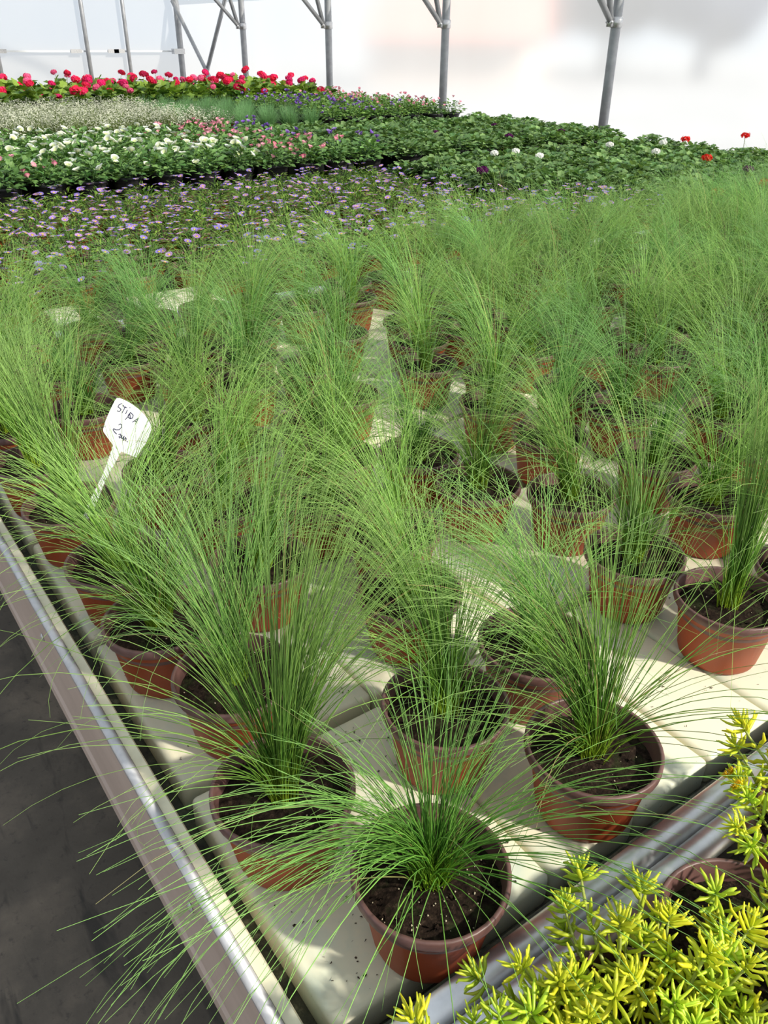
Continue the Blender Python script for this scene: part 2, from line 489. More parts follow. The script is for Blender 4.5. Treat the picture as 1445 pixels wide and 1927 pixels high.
pads1 = [(0.203 + 0.140 * i, 0.349 + 0.340 * j) for i in range(33) for j in range(6)]
pads1 = [p for p in pads1 if seen(p[0], p[1], 0, 500, 0.02)]
bench('growing_bench', 0.302, 2.42, 'nearest cream panelled bench carrying the potted grasses', pads1)
pads2 = [(0.203 + 0.140 * i, 2.48) for i in (3, 5, 6)]
bench('growing_bench', 2.445, 4.54, 'bench of lilac daisies and ivy geraniums behind the grasses', pads2)
bench('growing_bench', 4.56, 6.62, 'bench of white and pink petunias behind the daisies', [], 0.0, False)
bench('growing_bench', 6.64, 8.74, 'bench of airy white filler plants behind the petunias', [], 0.0, False)
bench('growing_bench', 8.76, 11.6, 'farthest bench carrying the red geraniums', [], 0.0, False)
pads0 = [(0.203 + 0.140 * i, -0.105 - 0.34 * j) for i in range(9) for j in range(2)]
bench('growing_bench', -1.85, 0.270, 'bench at lower right carrying the yellow green sedums', pads0, tube_front=False, tube_back=True)

# ------------------------------------------------------------------ pots
def pot_meshes(nm, Rr, H, base, body, rim):
    mb = MB()
    mb.lathe([(0.0, 0.0), (base - 0.004, 0.0), (base, 0.004), (base + 0.002, 0.010), (Rr - 0.0095, H * 0.76), (Rr - 0.007, H * 0.775), (Rr - 0.0055, H * 0.88)], 40)
    pm = mb.mesh(nm + '_pot', body)
    mb = MB()
    mb.lathe([(Rr - 0.0052, H * 0.872), (Rr - 0.001, H * 0.875), (Rr, H * 0.90), (Rr, H * 0.985), (Rr - 0.0012, H), (Rr - 0.004, H), (Rr - 0.0048, H * 0.985), (Rr - 0.010, H * 0.70)], 40)
    return pm, mb.mesh(nm + '_rim', rim)


PR, PH = 0.0765, 0.102
pot_me, rim_me = pot_meshes('grass', PR, PH, 0.054, M['pot'], M['rim'])


def soil_mesh(seed, Rr, dense=False):
    r_ = random.Random(seed); mb = MB(); vs = [(0, 0, 0.004)]; nr, ns = 14, 40
    for i in range(1, nr + 1):
        for k in range(ns):
            a = 2 * math.pi * k / ns; r = Rr * i / nr
            p = Vector((r * math.cos(a), r * math.sin(a), 0))
            z = 0.0045 * noise.noise(p * 60 + Vector((seed * 3.1, 0, 0))) + 0.004 * noise.noise(p * 160 + Vector((0, seed, 0))) + 0.006 * (1 - (i / nr) ** 2)
            vs.append((p.x, p.y, z))
    fs = [(0, 1 + k, 1 + (k + 1) % ns) for k in range(ns)]
    for i in range(nr - 1):
        for k in range(ns):
            k2 = (k + 1) % ns; fs.append((1 + i * ns + k, 1 + (i + 1) * ns + k, 1 + (i + 1) * ns + k2, 1 + i * ns + k2))
    mb.add(vs, fs)
    # clods
    for _ in range(150 if dense else 70):
        a = r_.uniform(0, 6.283); r = Rr * math.sqrt(r_.random()) * 0.97; s = r_.uniform(0.0012, 0.0042)
        c = Vector((r * math.cos(a), r * math.sin(a), 0.003))
        q = [c + Vector((r_.uniform(-s, s), r_.uniform(-s, s), r_.uniform(-s * 0.3, s))) for _ in range(6)]
        mb.add(q, [(0, 1, 2), (0, 2, 3), (0, 3, 4), (1, 4, 5), (2, 5, 3), (1, 2, 5)])
    return mb.mesh('soil', M['soil'])


def perlite_mesh(seed, Rr, n):
    r_ = random.Random(seed); mb = MB()
    for _ in range(n):
        a = r_.uniform(0, 6.283); r = Rr * math.sqrt(r_.random()) * 0.95; s = r_.uniform(0.0006, 0.0015)
        c = (r * math.cos(a), r * math.sin(a), 0.0075 - 0.006 * (r / Rr) ** 2)
        v = [(c[0] + s, c[1], c[2]), (c[0], c[1] + s * 0.8, c[2]), (c[0] - s, c[1], c[2]), (c[0], c[1] - s * 0.8, c[2]), (c[0], c[1], c[2] + s), (c[0], c[1], c[2] - s)]
        mb.add(v, [(0, 1, 4), (1, 2, 4), (2, 3, 4), (3, 0, 4), (1, 0, 5), (2, 1, 5), (3, 2, 5), (0, 3, 5)])
    return mb.mesh('perlite', M['perlite'])


SR = PR - 0.0078
soils = [soil_mesh(i, SR) for i in range(5)]
soil_dense = soil_mesh(11, SR, True)
perls = [perlite_mesh(i, SR, 14) for i in range(3)]
perl_dense = perlite_mesh(9, SR, 110)

# ------------------------------------------------------------------ grass tufts
RH = np.array([0.814, -0.581]); AW = np.array([0.581, 0.814])   # picture right and away, on the ground


def grass_mesh(seed, bundles, tone=(1, 1, 1), rbase=0.011, nseg=10, rad=0.00062, flo=-0.078, rot=0.0, ls=0.68, cf=0.72):
    """bundles: (count, azimuth, az spread, tilt, tilt spread, length, length spread, droop, droop spread); angles in degrees,
    azimuth 0 = picture right, 90 = away"""
    g = np.random.default_rng(seed)
    V = []; F = []; C = []; base = 0
    tone = np.array(tone)
    for (n, az, azs, ti, tis, L, Ls, D, Ds) in bundles:
        for _ in range(int(n * cf)):
            a = math.radians(az + g.normal() * azs)
            d2 = RH * math.cos(a) + AW * math.sin(a)
            th = math.radians(max(0.5, ti + g.normal() * tis)); dr = math.radians(max(5, D + g.normal() * Ds)); le = max(0.08, L + g.normal() * Ls) * ls
            pw = g.uniform(0.9, 2.2); drift = g.normal() * 0.38
            rr = rbase * math.sqrt(g.random()); ra = g.uniform(0, 6.283)
            p = np.array([rr * math.cos(ra), rr * math.sin(ra), -0.004]); p[:2] += d2 * rbase * 0.5
            ds = le / nseg
            hue = g.random(); bright = g.uniform(0.68, 1.42)
            cb = np.array([0.36, 0.50, 0.03]); cm = np.array([0.085, 0.26, 0.030]) * (1 - hue) + np.array([0.28, 0.50, 0.075]) * hue
            ct = np.array([0.36, 0.56, 0.17])
            if g.random() < 0.02: cm = np.array([0.42, 0.36, 0.12]); ct = np.array([0.5, 0.42, 0.2])
            r0 = rad * g.uniform(0.75, 1.2)
            for i in range(nseg + 1):
                s = i / nseg
                t_ = th * min(1.0, 0.45 + 2.6 * s) + dr * s ** pw
                aa = a + drift * s * s
                dd = RH * math.cos(aa) + AW * math.sin(aa)
                dv = np.array([dd[0] * math.sin(t_), dd[1] * math.sin(t_), math.cos(t_)])
                e1 = np.array([-dd[1], dd[0], 0]); e2 = np.cross(dv, e1)
                r = r0 * (1 - 0.72 * s ** 1.5)
                for k in range(3):
                    q = 2.0944 * k
                    V.append(p + (e1 * math.cos(q) + e2 * math.sin(q)) * r)
                c = cb * (1 - s / 0.18) + cm * (s / 0.18) if s < 0.18 else cm * (1 - (s - 0.18) / 0.82) + ct * ((s - 0.18) / 0.82)
                c = c * bright * tone
                C += [c, c, c]
                if i < nseg:
                    b0 = base + i * 3
                    for k in range(3):
                        k2 = (k + 1) % 3; F.append((b0 + k, b0 + k2, b0 + 3 + k2, b0 + 3 + k))
                    p = p + dv * ds
                    if flo is not None and p[2] < flo: p[2] = flo + 0.003 * g.random()
            base += (nseg + 1) * 3
    me = bpy.data.meshes.new('grass_blades')
    V = np.array(V, dtype=np.float32)
    if rot:
        c_, s_ = math.cos(rot), math.sin(rot); V[:, :2] = V[:, :2] @ np.array([[c_, s_], [-s_, c_]])
    F = np.array(F, dtype=np.int32)
    me.vertices.add(len(V)); me.vertices.foreach_set('co', V.ravel())
    me.loops.add(F.size); me.loops.foreach_set('vertex_index', F.ravel())
    me.polygons.add(len(F)); me.polygons.foreach_set('loop_start', np.arange(0, F.size, 4, dtype=np.int32)); me.polygons.foreach_set('loop_total', np.full(len(F), 4, dtype=np.int32))
    me.polygons.foreach_set('use_smooth', [True] * len(F))
    ca = me.color_attributes.new('Col', 'FLOAT_COLOR', 'POINT')
    a4 = np.ones((len(V), 4), dtype=np.float32); a4[:, :3] = np.array(C)
    ca.data.foreach_set('color', a4.ravel())
    me.materials.append(M['grass'])
    me.update(); me.validate()
    return me


def grass_plant(x, y, gmesh, label, group=None, rot=0.0, s=1.0, i=0, dense=False, off=(0, 0), potrot=0.0):
    t = empty('potted_grass_plant', (x, y, BZ + 0.0003)); tag(t, label, 'potted grass', group, 'thing')
    p = obj('pot', pot_me, t, rot=(0, 0, potrot)); obj('rim', rim_me, p)
    so = obj('soil', soil_dense if dense else soils[i % 5], t, (0, 0, 0.080), (0, 0, i * 1.3)); so['kind'] = 'stuff'
    pe = obj('perlite', perl_dense if dense else perls[i % 3], t, (0, 0, 0.080), (0, 0, i * 0.9)); pe['kind'] = 'stuff'
    g = obj('grass_blades', gmesh, t, (off[0], off[1], 0.086), (0, 0, rot), s); g['kind'] = 'stuff'
    return t


K = 1.0195   # rim plane to bench scale
H_ = {}
H_['P1'] = [(300, 35, 50, 7, 4, 0.52, 0.05, 26, 12), (85, 150, 18, 16, 5, 0.46, 0.05, 42, 16), (34, 190, 30, 32, 10, 0.38, 0.05, 90, 20), (70, 25, 18, 13, 5, 0.54, 0.05, 75, 22), (7, 195, 16, 40, 8, 0.62, 0.06, 105, 15), (12, 285, 50, 30, 12, 0.34, 0.06, 115, 30)]
H_['P2'] = [(100, 165, 50, 24, 12, 0.32, 0.05, 80, 25), (90, 224, 9, 27, 6, 0.56, 0.06, 98, 14), (50, 0, 40, 36, 12, 0.36, 0.06, 75, 25), (120, 100, 70, 12, 8, 0.32, 0.05, 50, 22), (36, 338, 13, 38, 8, 0.52, 0.06, 88, 16), (12, 268, 22, 55, 12, 0.38, 0.04, 85, 20)]
H_['P3'] = [(180, 162, 20, 12, 6, 0.50, 0.05, 82, 18), (100, 110, 50, 5, 4, 0.48, 0.05, 28, 12), (45, 48, 18, 18, 5, 0.44, 0.05, 22, 10), (34, 350, 26, 40, 10, 0.52, 0.06, 80, 20), (40, 195, 25, 45, 12, 0.40, 0.06, 75, 25)]
H_['P4'] = [(150, 140, 25, 12, 6, 0.42, 0.05, 50, 20), (80, 60, 40, 8, 5, 0.42, 0.05, 40, 18), (60, 190, 30, 28, 10, 0.38, 0.05, 85, 25), (30, 0, 40, 25, 12, 0.38, 0.05, 75, 25)]
H_['P5'] = [(260, 60, 30, 9, 4, 0.50, 0.05, 18, 9), (18, 0, 60, 30, 12, 0.40, 0.06, 95, 25), (22, 200, 40, 35, 14, 0.40, 0.06, 105, 25)]
H_['P8'] = [(140, 140, 22, 16, 7, 0.40, 0.05, 45, 18), (140, 45, 22, 18, 7, 0.42, 0.05, 55, 18), (40, 200, 28, 35, 12, 0.36, 0.06, 95, 20), (5, 205, 16, 42, 8, 0.66, 0.05, 115, 15), (16, 300, 50, 40, 12, 0.28, 0.05, 100, 20)]
H_['P7'] = [(130, 130, 30, 12, 6, 0.42, 0.05, 45, 18), (90, 60, 30, 10, 5, 0.42, 0.05, 45, 18), (40, 180, 30, 28, 10, 0.34, 0.05, 95, 20)]
H_['P9'] = [(130, 160, 20, 24, 7, 0.36, 0.05, 60, 20), (110, 30, 25, 20, 7, 0.40, 0.05, 60, 20), (30, 190, 30, 30, 10, 0.34, 0.05, 100, 20), (3, 200, 15, 40, 8, 0.6, 0.05, 115, 15)]
H_['P10'] = [(170, 140, 18, 14, 6, 0.46, 0.05, 35, 15), (80, 70, 30, 8, 5, 0.46, 0.05, 35, 15), (20, 195, 30, 30, 10, 0.36, 0.05, 100, 20)]
H_['P11'] = [(150, 150, 25, 14, 6, 0.44, 0.05, 45, 15), (90, 70, 35, 10, 5, 0.44, 0.05, 45, 15)]
gen = []
for i, (a1, a2) in enumerate([(160, 40), (120, 20), (60, 170), (180, 80), (20, 150), (90, 200), (140, 330), (70, 0), (170, 110), (45, 215)]):
    tone = (1, 1, 1) if i % 3 else (0.82, 0.97, 1.12)
    gen.append(grass_mesh(100 + i, [(120, a1, 26, 13, 8, 0.44, 0.07, 72, 34), (70, a2, 34, 15, 9, 0.42, 0.07, 85, 35), (50, 90, 110, 18, 10, 0.40, 0.07, 95, 35), (35, 180, 110, 36, 14, 0.36, 0.07, 105, 30)], tone, ls=0.61, cf=0.68))
plab = {
    'P1': 'grass pot at the near end of the left rail, tall fan of blades leaning right',
    'P2': 'frontmost grass pot, short dome of blades, white specks on its soil, touching the front tube',
    'P3': 'grass pot right of the frontmost one, blades arching far left, tube at its foot',
    'P4': 'grass pot directly behind the frontmost pot, blades sweeping up left',
    'P5': 'grass pot at the right picture edge standing alone on cream panels, upright tuft',
    'P7': 'second grass pot from the front along the left rail',
    'P8': 'third grass pot from the front along the left rail, blades parting in a V',
    'P9': 'fourth grass pot from the front along the left rail',
    'P10': 'grass pot by the left rail holding the white price tag',
    'P11': 'grass pot by the left rail just behind the pot with the price tag',
    'P6': 'grass pot just behind the lone pot at right, soil in shade',
    'P12': 'grass pot in the second row behind the leaning fan of blades, upright narrow tuft',
    'P17': 'grass pot half hidden behind the pot with blades arching far left',
    'P20': 'grass pot left of centre whose dark rim overlaps the orange pot behind it',
    'P19': 'orange lit grass pot in the centre behind a dark rimmed pot',
    'P15': 'grass pot just right of the price tag, dark soil showing',
    'P16': 'grass pot left of the bare cream panel in the middle distance',
    'P14': 'brown grass pot right of the centre with dark soil and shaded side',
    'P22': 'grass pot in the second row behind the lone right pot',
    'P23': 'grass pot right of centre showing a small orange patch between blades',
    'P24': 'orange grass pot in the centre right beside a strip of cream panel',
    'P27': 'sunlit orange grass pot in the middle distance behind the bare cream panel',
    'P29': 'grass pot left of centre between the upright narrow tuft and the orange lit pot',
    'P30': 'grass pot behind and right of the price tag',
    'P31': 'grass pot hidden behind the price tag',
    'P33': 'grass pot directly behind the upright narrow tuft in the second row',
    'P44': 'grass pot at the left picture edge behind the rail',
    'P21': 'brown grass pot behind the lone right pot, side fully visible'}
pots = [('P1', 497, 1497), ('P2', 818, 1641), ('P3', 1117, 1400), ('P4', 838, 1320), ('P5', 1375, 1122), ('P6', 1200, 1040), ('P7', 440, 1265), ('P8', 300, 1160),
        ('P9', 220, 1050), ('P10', 130, 945), ('P11', 60, 865), ('P12', 490, 1050), ('P15', 310, 880), ('P16', 650, 740), ('P17', 1010, 1205), ('P19', 740, 995),
        ('P20', 770, 1108), ('P14', 900, 905), ('P21', 1340, 930), ('P22', 1235, 855), ('P23', 1170, 765), ('P24', 930, 755), ('P25', 995, 655), ('P27', 640, 625),
        ('P29', 610, 930), ('P30', 370, 775), ('P31', 160, 765), ('P33', 415, 940), ('P40', 1075, 925), ('P41', 1035, 815), ('P42', 790, 850), ('P43', 700, 880), ('P44', 8, 800), ('P45', -45, 748)]
placed = []
lean = {'P7': 0, 'P9': 3, 'P10': 3, 'P11': 0, 'P12': 7, 'P6': 1, 'P17': 3, 'P20': 8, 'P19': 5, 'P14': 2, 'P21': 4}
MIDLAB = 'orange potted grass in the crowded middle of the nearest bench, blades tangled with its neighbours'
for i, (k, px, py) in enumerate(pots):
    p = on_z(px, py, BZ + PH)
    x, y = p[0], p[1]
    # keep neighbours apart so no two pots share space
    for _ in range(30):
        for q in placed:
            d = math.hypot(x - q[0], y - q[1])
            if 1e-6 < d < 0.155:
                x += (x - q[0]) / d * (0.156 - d); y += (y - q[1]) / d * (0.156 - d)
    y = max(y, 0.375); x = max(x, 0.262)
    placed.append((x, y))
    if k in H_:
        gm = grass_mesh(20 + i, H_[k], {'P7': (0.88, 0.98, 1.1), 'P2': (0.8, 0.95, 0.9)}.get(k, (1, 1, 1)), flo=None if k in ('P1', 'P2', 'P8', 'P9') else -0.078)
    else:
        gm = gen[lean.get(k, i) % 10]
    if k == 'P10': P10 = (x, y)
    grass_plant(x, y, gm, plab.get(k, MIDLAB), None if k in plab else 'tangled grasses in the middle of the bench', i=i, dense=(k == 'P2'), potrot=i)
FARLAB = 'soft green potted grass deep in the dense far part of the nearest bench'
def farlab(x, y):
    a = 'soft green potted grass in the dense mass '
    if y > 2.1: return a + ('at left, last row before the daisies' if x < 1.4 else 'at centre, last row before the daisies' if x < 2.6 else 'at right, last row')
    return a + ('at the left of the far bench half' if x < 1.0 else 'at the centre of the far bench half' if x < 2.0 else 'at the right of the far bench half' if x < 3.0 else 'at the far right end of the bench')


gaps = [(1.148, 1.653, 0.13), (0.30, 0.45, 0.1), (0.75, 0.42, 0.16), (0.40, 0.72, 0.10)]
cand = []
for j in range(14):
    for i in range(28):
        x = 0.275 + 0.166 * i + (0.083 if j % 2 else 0) + random.Random(i * 31 + j).uniform(-0.006, 0.006)
        y = 0.45 + 0.146 * j + random.Random(i * 17 + j * 5).uniform(-0.005, 0.005)
        cand.append((x, y))
n = 0
for (x, y) in cand:
    if y > 2.33 or x > 4.6 or x < 0.24 or not seen(x, y, 0, 170): continue
    if y < 0.8 and x < 1.05: continue
    if any(math.hypot(x - q[0], y - q[1]) < 0.1545 for q in placed): continue
    if any(math.hypot(x - q[0], y - q[1]) < q[2] for q in gaps): continue
    if random.Random(int(x * 997 + y * 773)).random() < 0.14: continue
    placed.append((x, y)); n += 1
    r_ = random.Random(n)
    far = (x * 0.5 + y) > 2.0
    grass_plant(x, y, gen[r_.randrange(10)], farlab(x, y) if far else MIDLAB, 'grasses ' + farlab(x, y)[42:] if far else 'tangled grasses in the middle of the bench', rot=r_.uniform(-0.7, 0.7), s=r_.uniform(0.82, 1.08), i=n)
print('grass pots', len(placed))

# soil crumbs scattered on the panels
r_ = random.Random(5); mb = MB()
for _ in range(900):
    x = r_.uniform(0.205, 1.35); y = r_.uniform(0.355, 1.35)
    if _ < 260: x = r_.uniform(0.205, 0.5); y = r_.uniform(0.355, 0.75)
    gy = (y - 0.349) % 0.34
    if gy > 0.31 or gy < 0.012 or (x - 0.203) % 0.14 > 0.125 or (x - 0.203) % 0.14 < 0.012: continue
    if any(math.hypot(x - q[0], y - q[1]) < 0.058 for q in placed): continue
    s = r_.uniform(0.0006, 0.0022) * (1.8 if r_.random() < 0.06 else 1)
    c = Vector((x, y, BZ + 0.0004))
    q = [c + Vector((r_.uniform(-s, s) * 1.3, r_.uniform(-s, s), r_.uniform(0, s))) for _ in range(5)]
    mb.add(q, [(0, 1, 2), (0, 2, 3), (0, 3, 4), (1, 2, 4)])
tag(obj('soil_crumbs', mb.mesh('soil_crumbs', M['crumb'])), 'dark soil crumbs scattered over the cream panels', 'soil', kind='stuff')

# ------------------------------------------------------------------ price tag
B = np.array([*on_z(159, 987, BZ + 0.082)[:2], BZ + 0.082])
tc = CAMP - B; tc /= np.linalg.norm(tc)
nrm = np.array([tc[0], tc[1], tc[2] * 0.45]); nrm /= np.linalg.norm(nrm)


def on_tag(zx, zy, lift=0.0):   # coordinates of the 6.425x enlargement of the tag
    d = pray(130 + zx / 6.425, 730 + zy / 6.425)
    t_ = np.dot(B - CAMP, nrm) / np.dot(d, nrm)
    return CAMP + d * t_ + nrm * lift


t = empty('price_tag', tuple(B)); tag(t, 'white plastic price tag reading STIPA 2 eur, stuck in a grass pot', 'price tag')


def tagpart(name, outline, lift, th, m):
    mb = MB(); n_ = len(outline)
    vs = [on_tag(*p, lift) - B for p in outline] + [on_tag(*p, lift - th) - B for p in outline]
    mb.add(vs, [tuple(range(n_))[::-1], tuple(range(n_, 2 * n_))] + [(i, (i + 1) % n_, n_ + (i + 1) % n_, n_ + i) for i in range(n_)])
    return obj(name, mb.mesh(name, m, False), t)


tagpart('tag_head', [(575, 125), (610, 122), (680, 150), (760, 195), (840, 255), (910, 325), (965, 400), (993, 455), (990, 510), (965, 590), (920, 680), (860, 775), (815, 838), (800, 840), (715, 803), (630, 768), (530, 690), (470, 610), (415, 530), (410, 505), (440, 400), (500, 260), (550, 160)], 0.0, 0.0014, M['tag'])
tagpart('stake', [(532, 692), (630, 768), (545, 930), (440, 1120), (330, 1400), (262, 1560), (228, 1668), (180, 1760), (150, 1740), (135, 1662), (215, 1430), (300, 1260), (400, 1060), (470, 880)], -0.0004, 0.0012, M['tag'])
strokes = [[(638, 188), (604, 203), (592, 228), (620, 250), (628, 262), (612, 282), (580, 276)], [(652, 206), (668, 232), (698, 240)], [(682, 226), (640, 302)], [(704, 268), (684, 312)], [(733, 238), (737, 242)],
           [(742, 296), (716, 340), (680, 382)], [(712, 330), (745, 296), (776, 330), (768, 362), (740, 372), (712, 350)], [(735, 318), (742, 366)], [(835, 362), (800, 392), (768, 412)], [(835, 362), (818, 408), (803, 437)], [(788, 396), (816, 412)],
           [(600, 448), (618, 434), (636, 446), (634, 476), (606, 504), (570, 506), (540, 492), (533, 504), (552, 535), (576, 556)],
           [(600, 562), (622, 556), (628, 572), (604, 588), (612, 606)], [(612, 606), (642, 572), (632, 606), (646, 612), (666, 582), (656, 618)], [(656, 618), (660, 634), (684, 598), (690, 614), (684, 640)], [(700, 648), (708, 654)]]
hw = 4.6
mb = MB()
for st in strokes:
    for a, b_ in zip(st[:-1], st[1:]):
        dx, dy = b_[0] - a[0], b_[1] - a[1]; L = math.hypot(dx, dy) or 1
        ux, uy = dx / L * hw * 0.6, dy / L * hw * 0.6; vx, vy = -dy / L * hw, dx / L * hw
        q = [(a[0] - ux + vx, a[1] - uy + vy), (a[0] - ux - vx, a[1] - uy - vy), (b_[0] + ux - vx, b_[1] + uy - vy), (b_[0] + ux + vx, b_[1] + uy + vy)]
        mb.add([on_tag(*p, 0.0006) - B for p in q] + [on_tag(*p, 0.0) - B for p in q], [(0, 1, 2, 3), (0, 4, 5, 1), (1, 5, 6, 2), (2, 6, 7, 3), (3, 7, 4, 0)])
o = obj('handwriting', mb.mesh('handwriting', M['ink'], False), t); o['label'] = 'dark blue handwritten lettering STIPA 2 eur'

# ------------------------------------------------------------------ sedum
def sedum_sprig(seed, L, nl, yellow):
    """creeping stem, loose fleshy leaves below and a star shaped rosette at the tip"""
    g = random.Random(seed); mb = MB()
    pts = []; p = Vector((0, 0, 0)); bend = g.uniform(-0.5, 0.5)
    for i in range(7):
        s = i / 6; th = 0.15 + bend * math.sin(s * 3.0)
        pts.append(p.copy()); p = p + Vector((math.sin(th), 0.18 * math.sin(s * 3 + seed), math.cos(th))) * (L / 6)
    mb.tube(pts, [0.0017, 0.0017, 0.0016, 0.0015, 0.0014, 0.0012, 0.001], 5, (0.45, 0.52, 0.12))
    for k in range(nl):
        low = k < nl * 0.4
        s = g.uniform(0.25, 0.85) if low else 0.80 + 0.20 * (k / nl)
        f_ = s * 6; i = min(5, int(f_)); q = pts[i].lerp(pts[i + 1], f_ - i)
        tan = (pts[min(6, i + 1)] - pts[i]).normalized()
        a = k * 2.4 + g.uniform(-0.3, 0.3); e1 = tan.orthogonal().normalized(); e2 = tan.cross(e1)
        out = e1 * math.cos(a) + e2 * math.sin(a)
        u_ = k / nl
        up = g.uniform(-0.1, 0.5) if low else 0.1 + 1.6 * max(0, (u_ - 0.4) / 0.6) ** 2
        ll = g.uniform(0.014, 0.025) if low else (0.020 - 0.012 * ((u_ - 0.4) / 0.6) ** 1.5) * g.uniform(0.85, 1.15)
        d = (out + tan * up).normalized()
        lp = []
        for j in range(5):
            u = j / 4
            lp.append(q + d * ll * u + tan * (ll * g.uniform(0.1, 0.4) * u * u))
        th_ = 0.0017 * g.uniform(0.85, 1.15) * (1.0 if low else 1 - 0.4 * u_)
        y_ = min(1, max(0, yellow + g.uniform(-0.25, 0.25)))
        c0 = Vector((0.42, 0.62, 0.05)).lerp(Vector((0.70, 0.74, 0.04)), y_)
        c1 = Vector((0.58, 0.76, 0.06)).lerp(Vector((0.86, 0.74, 0.03)), y_)
        mb.tube(lp, [th_ * 0.6, th_ * 1.0, th_ * 1.12, th_ * 1.0, th_ * 0.4], 6, cols=[tuple(c0.lerp(c1, j / 4)) for j in range(5)])
    return mb.mesh('sprig', M['sedum']), pts[-1]


sprigs = [sedum_sprig(i, [0.055, 0.065, 0.08, 0.06, 0.07, 0.055, 0.088, 0.062][i], [24, 27, 30, 22, 26, 24, 30, 26][i], [0.3, 0.6, 0.25, 0.1, 0.5, 0.2, 0.7, 0.4][i]) for i in range(8)]
mb = MB()
for k in range(5):
    a = k * 1.2566; c, s_ = math.cos(a), math.sin(a)
    mb.add([(0, 0, 0.001), (0.003 * c - 0.0022 * s_, 0.003 * s_ + 0.0022 * c, 0.001), (0.0085 * c, 0.0085 * s_, 0.002), (0.003 * c + 0.0022 * s_, 0.003 * s_ - 0.0022 * c, 0.001)], [(0, 1, 2, 3)], (0.85, 0.62, 0.01))
for k in range(8):
    a = k * 0.785; mb.tube([(0, 0, 0), (0.003 * math.cos(a), 0.003 * math.sin(a), 0.005)], 0.0006, 4, (0.85, 0.55, 0.02))
sflower = mb.mesh('flower', M['petal'])
slab = ['yellow green sedum pot at lower right, bare soil showing beside its shoots', 'yellow green sedum pot at the bottom edge, shoots hiding the pot', 'yellow green sedum spilling towards the bottom of the tubes', 'sedum pot at the right edge with yellow starry flowers', 'sedum pot in the bottom right corner']
spx = [(1405, 1755), (1205, 1955), (1010, 2190), (1560, 1560), (1400, 2130)]
for i, (px, py) in enumerate(spx):
    p = on_z(px, py, BZ + PH); x, y = p[0], min(p[1], 0.174)
    t = empty('potted_sedum', (x, y, BZ + 0.0003)); tag(t, slab[i], 'potted sedum', 'sedums on the lower right bench')
    po = obj('pot', pot_me, t, rot=(0, 0, i)); obj('rim', rim_me, po)
    so = obj('soil', soils[i % 5], t, (0, 0, 0.080)); so['kind'] = 'stuff'
    g = random.Random(40 + i)
    for k in range(38):
        a = 2.4 * k + g.uniform(-0.3, 0.3); r = 0.064 * math.sqrt((k + 0.5) / 38)
        if i == 0 and ((a + 0.5) % 6.283) < 3.3 and r > 0.014: continue   # bare soil on the far right side
        vi = g.randrange(8)
        tilt = 0.12 + 0.8 * (r / 0.064) ** 1.8 + g.uniform(-0.1, 0.15)
        o = obj('sprig', sprigs[vi][0], t, (r * math.cos(a), r * math.sin(a), 0.076 + g.uniform(0, 0.012)), (0, tilt, a), g.uniform(0.85, 1.2))
        if i == 3 and k in (6, 8, 9, 14, 16, 21, 24, 27):
            for q in range(2):
                e = sprigs[vi][1]; obj('flower', sflower, o, (e.x + 0.004 * q, e.y + 0.005 * q, e.z + 0.004), (0.4 * q, 0.3, q))

# ------------------------------------------------------------------ flowering plants on the benches behind
bpot, brim = pot_meshes('black', 0.086, 0.115, 0.062, M['blackpot'], M['blackpot'])


def leaf_poly(mb, p, d, up, L, W, c, shape='oval', fold=0.15):
    """one leaf lying from p along d, folded along its midrib"""
    side = d.cross(up).normalized(); nn = side.cross(d).normalized()
    if shape == 'oval':
        prof = [(0, 0), (0.3, 0.42), (0.65, 0.45), (1.0, 0)]
    elif shape == 'narrow':
        prof = [(0, 0.06), (0.5, 0.2), (1.0, 0)]
    else:   # rounded, lobed
        prof = [(0, 0.0), (-0.10, 0.38), (0.30, 0.62), (0.42, 0.44), (0.72, 0.52), (0.80, 0.26), (1.0, 0)]
    vs = [p]; L_ = []; R_ = []
    mid = []
    for u, w_ in prof:
        z = -0.25 * L * max(u, 0) ** 2
        a = p + d * L * u + nn * z
        mid.append(a)
        L_.append(a + side * W * w_ + nn * fold * W * w_ * 1.6); R_.append(a - side * W * w_ + nn * fold * W * w_ * 1.6)
    n_ = len(prof)
    # fan from the leaf centre line
    cen = p + d * L * 0.4 - nn * 0.04 * L
    ring = L_ + R_[::-1][1:-1]
    mb.add([cen] + ring, [(0, 1 + i, 1 + (i + 1) % len(ring)) for i in range(len(ring))], c)


